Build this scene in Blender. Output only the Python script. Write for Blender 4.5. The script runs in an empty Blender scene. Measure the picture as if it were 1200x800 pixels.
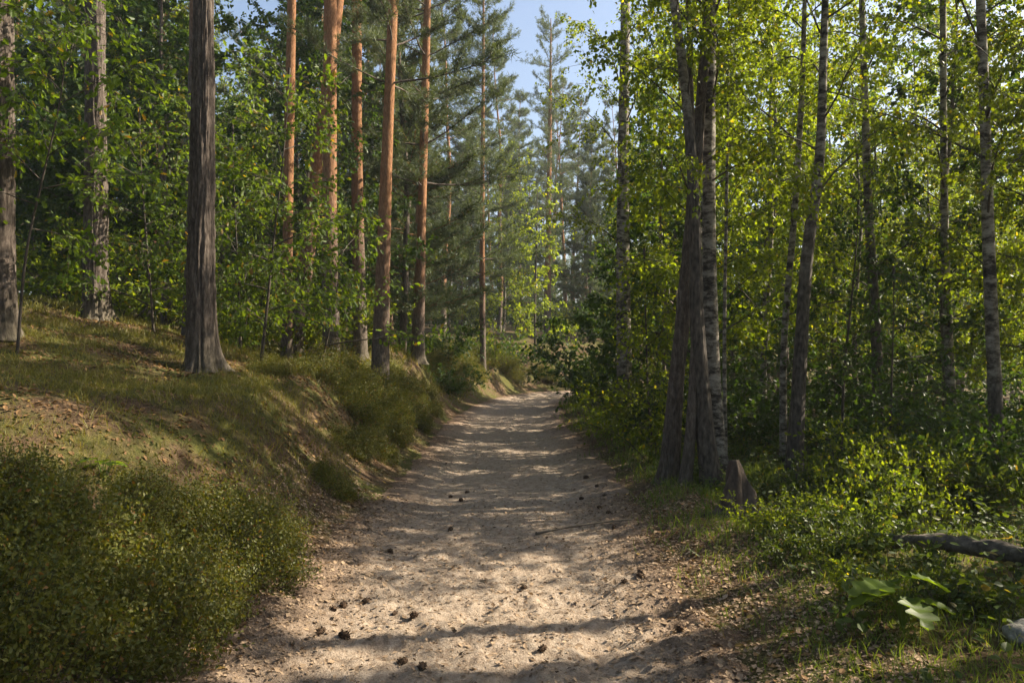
import bpy, math
import numpy as np
from mathutils import Vector, Quaternion

# ------------------------------------------------------------------ camera, sky, sun, exposure
sc = bpy.context.scene
COL = sc.collection
FPX = 933.0                      # focal length in pixels of the 1200 px wide photograph
CAM = np.array([0.0, 0.0, 1.6])
PITCH = math.radians(1.23)
cd = bpy.data.cameras.new('camera'); cam = bpy.data.objects.new('camera', cd); COL.objects.link(cam)
cd.sensor_width = 36.0; cd.lens = FPX / 1200 * 36; cd.clip_end = 2000; cd.clip_start = 0.05
cam.location = CAM; cam.rotation_euler = (math.pi / 2 + PITCH, 0, 0)
sc.camera = cam

SUN_EL = math.radians(36); SUN_FWD = math.radians(14)     # sun stands right of the path, a little ahead
sd = Vector((math.cos(SUN_EL) * math.cos(SUN_FWD), math.cos(SUN_EL) * math.sin(SUN_FWD), math.sin(SUN_EL)))
world = bpy.data.worlds.new('World'); sc.world = world; world.use_nodes = True
wn = world.node_tree.nodes; bg = wn['Background']
sky = wn.new('ShaderNodeTexSky'); sky.sky_type = 'NISHITA'; sky.sun_disc = False
sky.sun_elevation = SUN_EL; sky.sun_rotation = math.radians(90) - SUN_FWD
sky.air_density = 1.0; sky.dust_density = 3.0; sky.ozone_density = 1.0
world.node_tree.links.new(sky.outputs[0], bg.inputs[0]); bg.inputs[1].default_value = 0.09
sl = bpy.data.lights.new('sun', 'SUN'); sl.energy = 5.0; sl.angle = math.radians(0.5); sl.color = (1.0, 0.88, 0.70)
so = bpy.data.objects.new('sun', sl); COL.objects.link(so)
so.rotation_euler = (-sd).to_track_quat('-Z', 'Y').to_euler(); so.location = (30, 10, 40)
sc.view_settings.view_transform = 'Standard'; sc.view_settings.look = 'None'
sc.view_settings.gamma = 1.0; sc.view_settings.use_curve_mapping = False
sc.view_settings.exposure = 1.4
cy = sc.cycles
cy.max_bounces = 5; cy.diffuse_bounces = 3; cy.glossy_bounces = 2; cy.transmission_bounces = 4
cy.transparent_max_bounces = 4; cy.use_denoising = True
cy.caustics_reflective = False; cy.caustics_refractive = False; cy.sample_clamp_indirect = 4.0

# ------------------------------------------------------------------ helpers: noise, meshes, materials
_tab = np.random.default_rng(11).random((256, 256))
def vnoise(x, y):
    x = np.asarray(x, float); y = np.asarray(y, float)
    xi = np.floor(x).astype(int); yi = np.floor(y).astype(int)
    fx = x - xi; fy = y - yi
    fx = fx * fx * (3 - 2 * fx); fy = fy * fy * (3 - 2 * fy)
    a = _tab[xi & 255, yi & 255]; b = _tab[(xi + 1) & 255, yi & 255]
    c = _tab[xi & 255, (yi + 1) & 255]; d = _tab[(xi + 1) & 255, (yi + 1) & 255]
    return (a * (1 - fx) + b * fx) * (1 - fy) + (c * (1 - fx) + d * fx) * fy
def fbm(x, y, o=4):
    s = 0; a = 0.5
    for k in range(o):
        s = s + a * (vnoise(x * 2 ** k + 17.3 * k, y * 2 ** k + 5.1 * k) - 0.5) * 2; a *= 0.5
    return s
def sstep(a, b, x):
    t = np.clip((x - a) / (b - a), 0, 1); return t * t * (3 - 2 * t)
def unit(v):
    return v / np.maximum(np.linalg.norm(v, axis=-1, keepdims=True), 1e-9)

class Geo:
    def __init__(s): s.V = []; s.F = []; s.n = 0
    def add(s, V, F, mat=0, smooth=False):
        V = np.asarray(V, np.float32).reshape(-1, 3); F = np.asarray(F, np.int64)
        if len(F) == 0: return
        s.V.append(V); s.F.append((F + s.n, mat, smooth)); s.n += len(V)
    def mesh(s, name, mats):
        me = bpy.data.meshes.new(name)
        V = np.concatenate(s.V); me.vertices.add(len(V)); me.vertices.foreach_set('co', V.ravel())
        loops = np.concatenate([f.ravel() for f, _, _ in s.F])
        tot = np.concatenate([np.full(len(f), f.shape[1]) for f, _, _ in s.F])
        mi = np.concatenate([np.full(len(f), m) for f, m, _ in s.F])
        sm = np.concatenate([np.full(len(f), q) for f, _, q in s.F])
        me.loops.add(len(loops)); me.loops.foreach_set('vertex_index', loops.astype(np.int32))
        me.polygons.add(len(tot)); st = np.zeros(len(tot), np.int32); st[1:] = np.cumsum(tot)[:-1]
        me.polygons.foreach_set('loop_start', st)
        try: me.polygons.foreach_set('loop_total', tot.astype(np.int32))
        except Exception: pass
        me.polygons.foreach_set('material_index', mi.astype(np.int32))
        me.polygons.foreach_set('use_smooth', sm.astype(bool))
        for m in mats: me.materials.append(m)
        me.update(calc_edges=True)
        return me
def obj(name, me, parent=None, loc=None):
    o = bpy.data.objects.new(name, me); COL.objects.link(o)
    if parent is not None: o.parent = parent
    if loc is not None: o.location = loc
    return o
def tag(o, label=None, cat=None, group=None, kind=None):
    if label: o['label'] = label
    if cat: o['category'] = cat
    if group: o['group'] = group
    if kind: o['kind'] = kind
    return o
def copy_tree(o, parent=None):
    c = o.copy(); COL.objects.link(c); c.parent = parent
    for ch in list(o.children): copy_tree(ch, c)
    return c

def nt(name):
    m = bpy.data.materials.new(name); m.use_nodes = True
    t = m.node_tree; b = t.nodes['Principled BSDF']; return m, t, b
def N(t, typ, **kw):
    n = t.nodes.new(typ)
    for k, v in kw.items():
        if k in n.inputs.keys(): n.inputs[k].default_value = v
        else: setattr(n, k, v)
    return n
def ramp(t, stops):
    r = t.nodes.new('ShaderNodeValToRGB'); e = r.color_ramp.elements
    while len(e) < len(stops): e.new(0.5)
    for q, (p, c) in zip(e, stops): q.position = p; q.color = (*c, 1)
    return r
def coords(t, scale, kind='Object'):
    tc = t.nodes.new('ShaderNodeTexCoord'); mp = t.nodes.new('ShaderNodeMapping')
    mp.inputs['Scale'].default_value = scale; t.links.new(tc.outputs[kind], mp.inputs[0]); return mp.outputs[0]
def mixc(t, f, a, b, mode='MIX'):
    m = t.nodes.new('ShaderNodeMix'); m.data_type = 'RGBA'; m.blend_type = mode
    for s, v in ((0, f), (6, a), (7, b)):
        if hasattr(v, 'links') or hasattr(v, 'is_linked'): t.links.new(v, m.inputs[s])
        else: m.inputs[s].default_value = v if s == 0 else (*v, 1)
    return m.outputs[2]

def leaf_mat(name, c1, c2, c3, trans=0.45, rough=0.5, gain=1.7, spec=0.35):
    """leaf: diffuse + light through the blade; hue differs leaf by leaf"""
    m, t, b = nt(name); L = t.links.new
    g = N(t, 'ShaderNodeNewGeometry'); oi = N(t, 'ShaderNodeObjectInfo')
    r = ramp(t, [(0, c1), (0.55, c2), (0.95, c2), (1.0, c3)]); L(g.outputs['Random Per Island'], r.inputs[0])
    hs = N(t, 'ShaderNodeHueSaturation'); mr = N(t, 'ShaderNodeMapRange')
    mr.inputs[3].default_value = 0.8; mr.inputs[4].default_value = 1.2
    L(oi.outputs['Random'], mr.inputs[0]); L(mr.outputs[0], hs.inputs['Value']); L(r.outputs[0], hs.inputs['Color'])
    L(hs.outputs[0], b.inputs['Base Color']); b.inputs['Roughness'].default_value = rough
    b.inputs['Specular IOR Level'].default_value = spec
    tr = N(t, 'ShaderNodeBsdfTranslucent')
    mu = mixc(t, 1.0, hs.outputs[0], (gain * 1.12, gain, gain * 0.3), 'MULTIPLY'); L(mu, tr.inputs[0])
    mx = N(t, 'ShaderNodeMixShader'); mx.inputs[0].default_value = trans
    L(b.outputs[0], mx.inputs[1]); L(tr.outputs[0], mx.inputs[2])
    L(mx.outputs[0], t.nodes['Material Output'].inputs[0]); return m

M = {}
M['birch_leaf'] = leaf_mat('birch_leaf', (0.055, 0.088, 0.009), (0.115, 0.155, 0.012), (0.25, 0.20, 0.02), 0.56, 0.45, 2.6)
M['oak_leaf'] = leaf_mat('oak_leaf', (0.05, 0.09, 0.012), (0.095, 0.15, 0.016), (0.22, 0.13, 0.02), 0.5, 0.5, 2.2)
M['shade_leaf'] = leaf_mat('shade_leaf', (0.026, 0.06, 0.010), (0.048, 0.09, 0.014), (0.12, 0.12, 0.02), 0.42, 0.5, 1.9)  # dark green leaf, colour lowered further to paint shade into the forest interior
M['herb'] = leaf_mat('herb_leaf', (0.035, 0.065, 0.012), (0.075, 0.11, 0.018), (0.22, 0.16, 0.03), 0.42, 0.5, 1.8)
M['needle'] = leaf_mat('pine_needle', (0.055, 0.088, 0.042), (0.10, 0.135, 0.066), (0.14, 0.13, 0.06), 0.28, 0.55, 1.5)
M['bilberry'] = leaf_mat('bilberry_leaf', (0.05, 0.07, 0.013), (0.115, 0.12, 0.02), (0.22, 0.10, 0.03), 0.40, 0.5, 1.7)
M['grass'] = leaf_mat('grass_blade', (0.10, 0.115, 0.022), (0.17, 0.16, 0.035), (0.34, 0.26, 0.11), 0.38, 0.5, 1.5)
M['green_grass'] = leaf_mat('green_grass', (0.07, 0.12, 0.02), (0.12, 0.17, 0.03), (0.28, 0.24, 0.09), 0.42, 0.5, 1.6)
M['litter'] = leaf_mat('fallen_leaf', (0.09, 0.055, 0.03), (0.22, 0.13, 0.06), (0.42, 0.28, 0.07), 0.15, 0.7, 1.1, 0.15)
M['dark_litter'] = leaf_mat('dark_debris', (0.10, 0.065, 0.04), (0.36, 0.26, 0.17), (0.44, 0.33, 0.22), 0.05, 0.8, 1.0, 0.1)

def mat_twig():
    m, t, b = nt('twig_bark'); b.inputs['Base Color'].default_value = (0.055, 0.042, 0.03, 1); b.inputs['Roughness'].default_value = 0.85
    n = N(t, 'ShaderNodeTexNoise', Scale=40.0); t.links.new(coords(t, (1, 1, 0.3)), n.inputs[0])
    r = ramp(t, [(0.3, (0.03, 0.024, 0.018)), (0.7, (0.10, 0.078, 0.055))]); t.links.new(n.outputs[0], r.inputs[0])
    t.links.new(r.outputs[0], b.inputs['Base Color']); return m
M['twig'] = mat_twig()

def mat_pine():
    m, t, b = nt('pine_bark'); L = t.links.new; b.inputs['Roughness'].default_value = 0.9; b.inputs['Specular IOR Level'].default_value = 0.2
    co = coords(t, (1, 1, 0.3))
    n1 = N(t, 'ShaderNodeTexNoise', Scale=34.0, Detail=8.0, Roughness=0.72); L(co, n1.inputs[0])
    n2 = N(t, 'ShaderNodeTexNoise', Scale=5.0, Detail=4.0); L(coords(t, (1, 1, 0.5)), n2.inputs[0])
    grey = ramp(t, [(0.30, (0.038, 0.028, 0.022)), (0.5, (0.12, 0.095, 0.077)), (0.72, (0.25, 0.21, 0.175))]); L(n1.outputs[0], grey.inputs[0])
    orange = ramp(t, [(0.28, (0.10, 0.045, 0.022)), (0.5, (0.27, 0.13, 0.06)), (0.72, (0.42, 0.24, 0.13))]); L(n1.outputs[0], orange.inputs[0])
    tc = N(t, 'ShaderNodeTexCoord'); sx = N(t, 'ShaderNodeSeparateXYZ'); L(tc.outputs['Object'], sx.inputs[0])
    at = N(t, 'ShaderNodeAttribute', attribute_type='OBJECT', attribute_name='bark_line')
    s1 = N(t, 'ShaderNodeMath', operation='SUBTRACT'); L(sx.outputs[2], s1.inputs[0]); L(at.outputs['Fac'], s1.inputs[1])
    a1 = N(t, 'ShaderNodeMath', operation='MULTIPLY_ADD'); L(n2.outputs[0], a1.inputs[0]); a1.inputs[1].default_value = 3.0; L(s1.outputs[0], a1.inputs[2])
    mr = N(t, 'ShaderNodeMapRange'); L(a1.outputs[0], mr.inputs[0]); mr.inputs[1].default_value = 0.2; mr.inputs[2].default_value = 3.2
    c = mixc(t, mr.outputs[0], grey.outputs[0], orange.outputs[0])
    moss = N(t, 'ShaderNodeMapRange'); L(sx.outputs[2], moss.inputs[0]); moss.inputs[1].default_value = 0.7; moss.inputs[2].default_value = 0.0; moss.inputs[4].default_value = 0.35
    mm = N(t, 'ShaderNodeMath', operation='MULTIPLY'); L(moss.outputs[0], mm.inputs[0]); L(n2.outputs[0], mm.inputs[1])
    c = mixc(t, mm.outputs[0], c, (0.06, 0.08, 0.02)); L(c, b.inputs['Base Color'])
    bp = N(t, 'ShaderNodeBump', Strength=0.9, Distance=0.03); L(n1.outputs[0], bp.inputs['Height']); L(bp.outputs[0], b.inputs['Normal'])
    return m
M['pine'] = mat_pine()

def mat_birch():
    m, t, b = nt('birch_bark'); L = t.links.new; b.inputs['Roughness'].default_value = 0.75; b.inputs['Specular IOR Level'].default_value = 0.25
    n1 = N(t, 'ShaderNodeTexNoise', Scale=6.0, Detail=7.0, Roughness=0.72); L(coords(t, (1, 1, 2.1)), n1.inputs[0])
    n2 = N(t, 'ShaderNodeTexNoise', Scale=3.2, Detail=5.0, Roughness=0.6); L(coords(t, (1, 1, 0.6)), n2.inputs[0])
    n3 = N(t, 'ShaderNodeTexNoise', Scale=30.0, Detail=5.0); L(coords(t, (1, 1, 0.35)), n3.inputs[0])
    white = ramp(t, [(0.40, (0.03, 0.024, 0.019)), (0.47, (0.11, 0.092, 0.07)), (0.56, (0.28, 0.25, 0.205)), (0.78, (0.48, 0.445, 0.38))]); L(n1.outputs[0], white.inputs[0])
    dark = ramp(t, [(0.35, (0.035, 0.028, 0.022)), (0.65, (0.12, 0.10, 0.08)), (0.85, (0.30, 0.27, 0.23))]); L(n3.outputs[0], dark.inputs[0])
    tc = N(t, 'ShaderNodeTexCoord'); sx = N(t, 'ShaderNodeSeparateXYZ'); L(tc.outputs['Object'], sx.inputs[0])
    at = N(t, 'ShaderNodeAttribute', attribute_type='OBJECT', attribute_name='bark_line')
    s1 = N(t, 'ShaderNodeMath', operation='SUBTRACT'); L(at.outputs['Fac'], s1.inputs[0]); L(sx.outputs[2], s1.inputs[1])
    a1 = N(t, 'ShaderNodeMath', operation='MULTIPLY_ADD'); L(n2.outputs[0], a1.inputs[0]); a1.inputs[1].default_value = 4.0; L(s1.outputs[0], a1.inputs[2])
    mr = N(t, 'ShaderNodeMapRange'); L(a1.outputs[0], mr.inputs[0]); mr.inputs[1].default_value = 1.6; mr.inputs[2].default_value = 2.6
    c = mixc(t, mr.outputs[0], white.outputs[0], dark.outputs[0]); L(c, b.inputs['Base Color'])
    bp = N(t, 'ShaderNodeBump', Strength=0.5, Distance=0.012); L(n3.outputs[0], bp.inputs['Height']); L(bp.outputs[0], b.inputs['Normal'])
    return m
M['birch'] = mat_birch()

def mat_ground():
    m, t, b = nt('forest_floor'); L = t.links.new; b.inputs['Roughness'].default_value = 0.95; b.inputs['Specular IOR Level'].default_value = 0.1
    n1 = N(t, 'ShaderNodeTexNoise', Scale=1.1, Detail=6.0, Roughness=0.65); L(coords(t, (1, 1, 1)), n1.inputs[0])
    n2 = N(t, 'ShaderNodeTexNoise', Scale=22.0, Detail=6.0, Roughness=0.7); L(coords(t, (1, 1, 1)), n2.inputs[0])
    moss = ramp(t, [(0.3, (0.045, 0.05, 0.014)), (0.55, (0.10, 0.10, 0.028)), (0.75, (0.17, 0.15, 0.05))]); L(n2.outputs[0], moss.inputs[0])
    soil = ramp(t, [(0.3, (0.05, 0.032, 0.02)), (0.55, (0.13, 0.085, 0.05)), (0.75, (0.26, 0.175, 0.10))]); L(n2.outputs[0], soil.inputs[0])
    f = ramp(t, [(0.42, (0, 0, 0)), (0.58, (1, 1, 1))]); L(n1.outputs[0], f.inputs[0])
    c = mixc(t, f.outputs[0], soil.outputs[0], moss.outputs[0]); L(c, b.inputs['Base Color'])
    bp = N(t, 'ShaderNodeBump', Strength=0.9, Distance=0.05); L(n2.outputs[0], bp.inputs['Height']); L(bp.outputs[0], b.inputs['Normal'])
    return m
M['ground'] = mat_ground()

def mat_path():
    m, t, b = nt('path_sand'); L = t.links.new; b.inputs['Roughness'].default_value = 0.95; b.inputs['Specular IOR Level'].default_value = 0.12
    n1 = N(t, 'ShaderNodeTexNoise', Scale=14.0, Detail=8.0, Roughness=0.7); L(coords(t, (1, 1, 1)), n1.inputs[0])
    n2 = N(t, 'ShaderNodeTexNoise', Scale=90.0, Detail=4.0, Roughness=0.7); L(coords(t, (1, 1, 1)), n2.inputs[0])
    n0 = N(t, 'ShaderNodeTexNoise', Scale=1.3, Detail=4.0); L(coords(t, (1, 0.5, 1)), n0.inputs[0])
    sand = ramp(t, [(0.30, (0.21, 0.15, 0.105)), (0.5, (0.41, 0.325, 0.245)), (0.7, (0.55, 0.455, 0.36))]); L(n1.outputs[0], sand.inputs[0])
    sp = ramp(t, [(0.3, (0.62, 0.58, 0.54)), (0.5, (1, 1, 1))]); L(n2.outputs[0], sp.inputs[0])
    c = mixc(t, 1.0, sand.outputs[0], sp.outputs[0], 'MULTIPLY')
    at = N(t, 'ShaderNodeAttribute', attribute_type='GEOMETRY', attribute_name='edge')
    e = N(t, 'ShaderNodeMath', operation='MULTIPLY_ADD'); L(n0.outputs[0], e.inputs[0]); e.inputs[1].default_value = 1.0; L(at.outputs['Fac'], e.inputs[2])
    er = N(t, 'ShaderNodeMapRange'); L(e.outputs[0], er.inputs[0]); er.inputs[1].default_value = 0.8; er.inputs[2].default_value = 1.45; er.inputs[4].default_value = 0.85
    litter = ramp(t, [(0.3, (0.06, 0.036, 0.022)), (0.7, (0.24, 0.145, 0.085))]); L(n1.outputs[0], litter.inputs[0])
    c = mixc(t, er.outputs[0], c, litter.outputs[0]); L(c, b.inputs['Base Color'])
    ad = N(t, 'ShaderNodeMath', operation='MULTIPLY_ADD'); L(n2.outputs[0], ad.inputs[0]); ad.inputs[1].default_value = 0.3; L(n1.outputs[0], ad.inputs[2])
    bp = N(t, 'ShaderNodeBump', Strength=1.0, Distance=0.05); L(ad.outputs[0], bp.inputs['Height']); L(bp.outputs[0], b.inputs['Normal'])
    return m
M['path'] = mat_path()

def mat_simple(name, stops, scale, stretch=(1, 1, 1), bump=0.6, dist=0.02, rough=0.9):
    m, t, b = nt(name); L = t.links.new; b.inputs['Roughness'].default_value = rough; b.inputs['Specular IOR Level'].default_value = 0.2
    n = N(t, 'ShaderNodeTexNoise', Scale=scale, Detail=7.0, Roughness=0.68); L(coords(t, stretch), n.inputs[0])
    r = ramp(t, stops); L(n.outputs[0], r.inputs[0]); L(r.outputs[0], b.inputs['Base Color'])
    bp = N(t, 'ShaderNodeBump', Strength=bump, Distance=dist); L(n.outputs[0], bp.inputs['Height']); L(bp.outputs[0], b.inputs['Normal'])
    return m
M['stone'] = mat_simple('pale_stone', [(0.3, (0.10, 0.095, 0.08)), (0.55, (0.30, 0.285, 0.25)), (0.75, (0.48, 0.46, 0.42))], 18, (1, 1, 1), 0.9, 0.03)
M['deadwood'] = mat_simple('weathered_wood', [(0.3, (0.04, 0.032, 0.026)), (0.55, (0.13, 0.11, 0.085)), (0.75, (0.26, 0.22, 0.17))], 20, (0.2, 1, 1), 0.8)
M['stump'] = mat_simple('stump_wood', [(0.3, (0.03, 0.023, 0.018)), (0.55, (0.095, 0.072, 0.056)), (0.75, (0.18, 0.145, 0.115))], 16, (1, 1, 0.25), 0.8)
M['cone'] = mat_simple('cone_scale', [(0.3, (0.03, 0.02, 0.013)), (0.7, (0.12, 0.075, 0.045))], 60)

# ------------------------------------------------------------------ terrain
_py = np.array([-15, 0, 4, 7, 11, 16, 19, 23, 27, 32, 36, 39, 42, 46, 55, 400.])
_px = np.array([-.25, -.25, -.2, -.15, -.05, -.12, -.15, .0, .25, .9, 2.2, 4.6, 8.0, 13., 24., 400.])
_fy = np.linspace(-15, 100, 1151); _fx = np.interp(_fy, _py, _px)
_k = np.hanning(45); _k /= _k.sum(); _fx = np.convolve(np.pad(_fx, 22, mode='edge'), _k, 'valid')
def pc(y): return np.interp(y, _fy, _fx)
HW = 1.45
_by = np.array([-15, 0, 3, 5, 9, 13, 17, 20, 23, 26, 30, 36, 42, 60, 100.])
_bh = np.array([.45, .45, .5, .66, 1.2, 1.22, 1.15, 1.05, .8, .6, .95, 1.15, 1.05, .8, .5])
BUMPS = []        # (x, y, dz, sigma): makes the ground pass through the foot of the big trees
def tz(x, y, fine=True):
    x = np.asarray(x, float); y = np.asarray(y, float)
    u = x - pc(y); wob = 0.16 * fbm(y * 0.55, y * 0 + 3.3, 3)
    d = -u - (HW + wob); e = u - (HW + wob)
    z = 0.11 * np.clip(np.abs(u) / HW, 0, 1.1) ** 2.2 - 0.03
    bh = np.interp(y, _by, _bh)
    z = z + bh * sstep(-0.05, 1.5, d) + 0.22 * np.clip(d - 1.2, 0, 7) + 0.07 * np.clip(d - 8.2, 0, 60)
    z = z + 0.10 * sstep(0, 0.7, e) - 0.035 * np.clip(e - 0.6, 0, 14)
    off = sstep(0.1, 1.2, np.maximum(d, e))
    z = z + off * (0.16 * fbm(x * 0.5, y * 0.5 + 9, 3) + 0.07 * fbm(x * 1.9 + 4, y * 1.9, 3))
    if fine: z = z + off * 0.03 * fbm(x * 7, y * 7, 2)
    for bx, by, dz, s in BUMPS: z = z + dz * np.exp(-((x - bx) ** 2 + (y - by) ** 2) / (2 * s * s)) * sstep(0.0, 0.9, np.maximum(d, e))
    return z
def ray(px, py):
    v = np.array([(px - 600) / FPX, 1.0, (400 - py) / FPX]); c, s = math.cos(PITCH), math.sin(PITCH)
    return np.array([v[0], v[1] * c - v[2] * s, v[1] * s + v[2] * c])
def W(px, py, depth):
    r = ray(px, py); return CAM + r * (depth / r[1])
def pin(px, py, depth, s=1.6):
    p = W(px, py, depth); BUMPS.append((p[0], p[1], float(p[2] - tz(p[0], p[1], False)), s))
for a in ((8, 392, 8.8), (113, 372, 12.3), (237, 432, 9.8), (445, 435, 16.2), (490, 424, 20.5), (388, 436, 16.5), (560, 430, 33, 2.5), (620, 434, 41, 2.5), (150, 470, 7.0, 1.2)):
    pin(*a)

def grid_mesh(xs, ys, zf):
    X, Y = np.meshgrid(xs, ys, indexing='xy') if xs.ndim == 1 else (xs, ys)
    Z = zf(X, Y); ny, nx = X.shape; i = np.arange(ny * nx).reshape(ny, nx)
    F = np.stack([i[:-1, :-1], i[:-1, 1:], i[1:, 1:], i[1:, :-1]], -1).reshape(-1, 4)
    return np.stack([X, Y, Z], -1).reshape(-1, 3), F
def axis(segs): return np.unique(np.concatenate([np.arange(a, b, s) for a, b, s in segs] + [np.array([segs[-1][1]])]))
gx = axis([(-500, -60, 40), (-60, -20, 2.5), (-20, -9, .4), (-9, 9, .11), (9, 20, .4), (20, 60, 2.5), (60, 500, 40)])
gy = axis([(-200, -16, 20), (-16, 1, 1.0), (1, 14, .11), (14, 30, .16), (30, 60, .5), (60, 120, 4), (120, 900, 60)])
def ground_z(x, y):
    u = np.abs(x - pc(y)); core = 1 - sstep(HW - 0.45, HW - 0.1, u)
    return tz(x, y) - 0.07 * core
g = Geo(); V, F = grid_mesh(gx, gy, ground_z); g.add(V, F, 0, True)
tag(obj('ground', g.mesh('ground', [M['ground']])), kind='structure')

# path: a sheet of trodden sand, its ragged edges dip under the forest floor
yr = [1.2]
while yr[-1] < 75: yr.append(yr[-1] + max(0.016, 0.0058 * yr[-1]))
yr = np.array(yr); ur = np.linspace(-1.95, 1.95, 190)
Yp, Up = np.meshgrid(yr, ur, indexing='ij'); Xp = pc(Yp) + Up
def path_z(x, y):
    u = x - pc(y); z = tz(x, y, False)
    edge = sstep(HW - 0.28, HW + 0.25, np.abs(u) + 0.16 * fbm(x * 2.2, y * 2.2, 3))
    amp = 0.5 + 0.9 * sstep(8.5, 5.0, y)
    tread = 0.018 * fbm(x * 5.5, y * 5.5, 4) - 0.034 * np.clip(vnoise(x * 4.2 + 7, y * 3.4) - 0.60, 0, 1) / 0.4 + 0.024 * fbm(x * 12, y * 12 + 3, 3)
    rut = -0.03 * np.exp(-((np.abs(u) - 0.75) / 0.25) ** 2)
    return z + 0.022 + tread * amp + rut - 0.12 * edge ** 2
g = Geo(); V, F = grid_mesh(Xp, Yp, path_z); g.add(V, F, 0, True)
pm = g.mesh('path', [M['path']]); at = pm.attributes.new('edge', 'FLOAT', 'POINT')
at.data.foreach_set('value', np.clip(np.abs(Up).ravel() / HW, 0, 1.5).astype(np.float32) ** 2)
tag(obj('path', pm), kind='structure')

# ------------------------------------------------------------------ plant builders
KITE = (np.array([(0, 0, 0), (.45, .36, .07), (1, 0, 0), (.45, -.36, .07)]), np.array([(0, 1, 2, 3)]))
OVAL = (np.array([(0, 0, 0), (.22, .24, .05), (.6, .30, .06), (1, 0, -.05), (.6, -.30, .06), (.22, -.24, .05)]), np.array([(0, 1, 2, 3), (0, 3, 4, 5)]))
_o = [(.18, .10), (.30, .22), (.42, .13), (.56, .32), (.70, .19), (.85, .22)]
OAK = (np.array([(0, 0, 0)] + [(u, v, v * .2) for u, v in _o] + [(1, 0, -.04)] + [(u, -v, v * .2) for u, v in _o[::-1]]),
       np.array([(0, 1, 2, 3, 4, 5, 6, 7), (0, 7, 8, 9, 10, 11, 12, 13)]))
NEEDLE = (np.array([(0, .5, 0), (0, -.5, 0), (1, 0, 0)]), np.array([(0, 1, 2)]))
BLADE = (np.array([(0, .5, 0), (0, -.5, 0), (.55, -.38, .10), (.55, .38, .10), (1, 0, .32)]), None)

def put_leaves(geo, rng, P, A, size, tpl, width=1.0, upb=0.8, mat=0):
    n = len(P)
    if n == 0: return
    A = unit(A); nn = rng.normal(size=(n, 3)); nn[:, 2] += upb * 1.6
    B = unit(np.cross(nn, A)); Nn = np.cross(A, B)
    T, Fc = tpl; size = np.broadcast_to(np.asarray(size, float), (n,))[:, None, None]
    V = P[:, None] + size * (T[None, :, 0:1] * A[:, None] + width * T[None, :, 1:2] * B[:, None] + T[None, :, 2:3] * Nn[:, None])
    F = (np.arange(n) * len(T))[:, None, None] + Fc[None]
    geo.add(V, F.reshape(-1, Fc.shape[1]), mat)

def tube(P, R, sides, geo, mat=0, smooth=True, disp=None):
    P = np.asarray(P, float); n = len(P); T = unit(np.gradient(P, axis=0))
    ref = np.array([1., 0, 0]) if abs(T[n // 2, 2]) > 0.5 else np.array([0, 0, 1.])
    B = unit(np.cross(T, ref)); C = np.cross(T, B)
    a = np.linspace(0, 2 * np.pi, sides, endpoint=False)
    R = np.asarray(R, float)[:, None] * np.ones(sides)[None]
    if disp is not None: R = R + disp
    V = P[:, None] + R[..., None] * (np.cos(a)[None, :, None] * B[:, None] + np.sin(a)[None, :, None] * C[:, None])
    i = np.arange(n * sides).reshape(n, sides); j = np.roll(i, -1, 1)
    F = np.stack([i[:-1], j[:-1], j[1:], i[1:]], -1).reshape(-1, 4)
    geo.add(V.reshape(-1, 3), F, mat, smooth)

def spline(pts, step):
    """smooth resampled polyline through pts (parameter = arc length), Catmull-Rom"""
    p = np.asarray(pts, float); s = np.r_[0, np.cumsum(np.linalg.norm(np.diff(p[:, :3], axis=0), axis=1))]
    n = max(4, int(s[-1] / step)); q = np.linspace(0, s[-1], n)
    m = np.gradient(p, s, axis=0); k = np.clip(np.searchsorted(s, q) - 1, 0, len(s) - 2)
    h = (s[k + 1] - s[k])[:, None]; t = ((q - s[k])[:, None]) / h
    return (2 * t**3 - 3 * t**2 + 1) * p[k] + (t**3 - 2 * t**2 + t) * h * m[k] + (-2 * t**3 + 3 * t**2) * p[k + 1] + (t**3 - t**2) * h * m[k + 1]

def limb_path(rng, start, az, el, L, curl, n=8, wig=0.12):
    t = np.linspace(0, 1, n); e = el + curl * t + rng.normal(0, wig, n).cumsum() * 0.5
    a = az + rng.normal(0, wig, n).cumsum()
    d = np.stack([np.cos(e) * np.cos(a), np.cos(e) * np.sin(a), np.sin(e)], 1) * (L / (n - 1))
    return start + np.r_[np.zeros((1, 3)), d[:-1]].cumsum(0)

def at_path(P, t):
    x = t * (len(P) - 1); i = np.clip(x.astype(int), 0, len(P) - 2); f = (x - i)[:, None]
    return P[i] * (1 - f) + P[i + 1] * f, unit(P[i + 1] - P[i])

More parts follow.
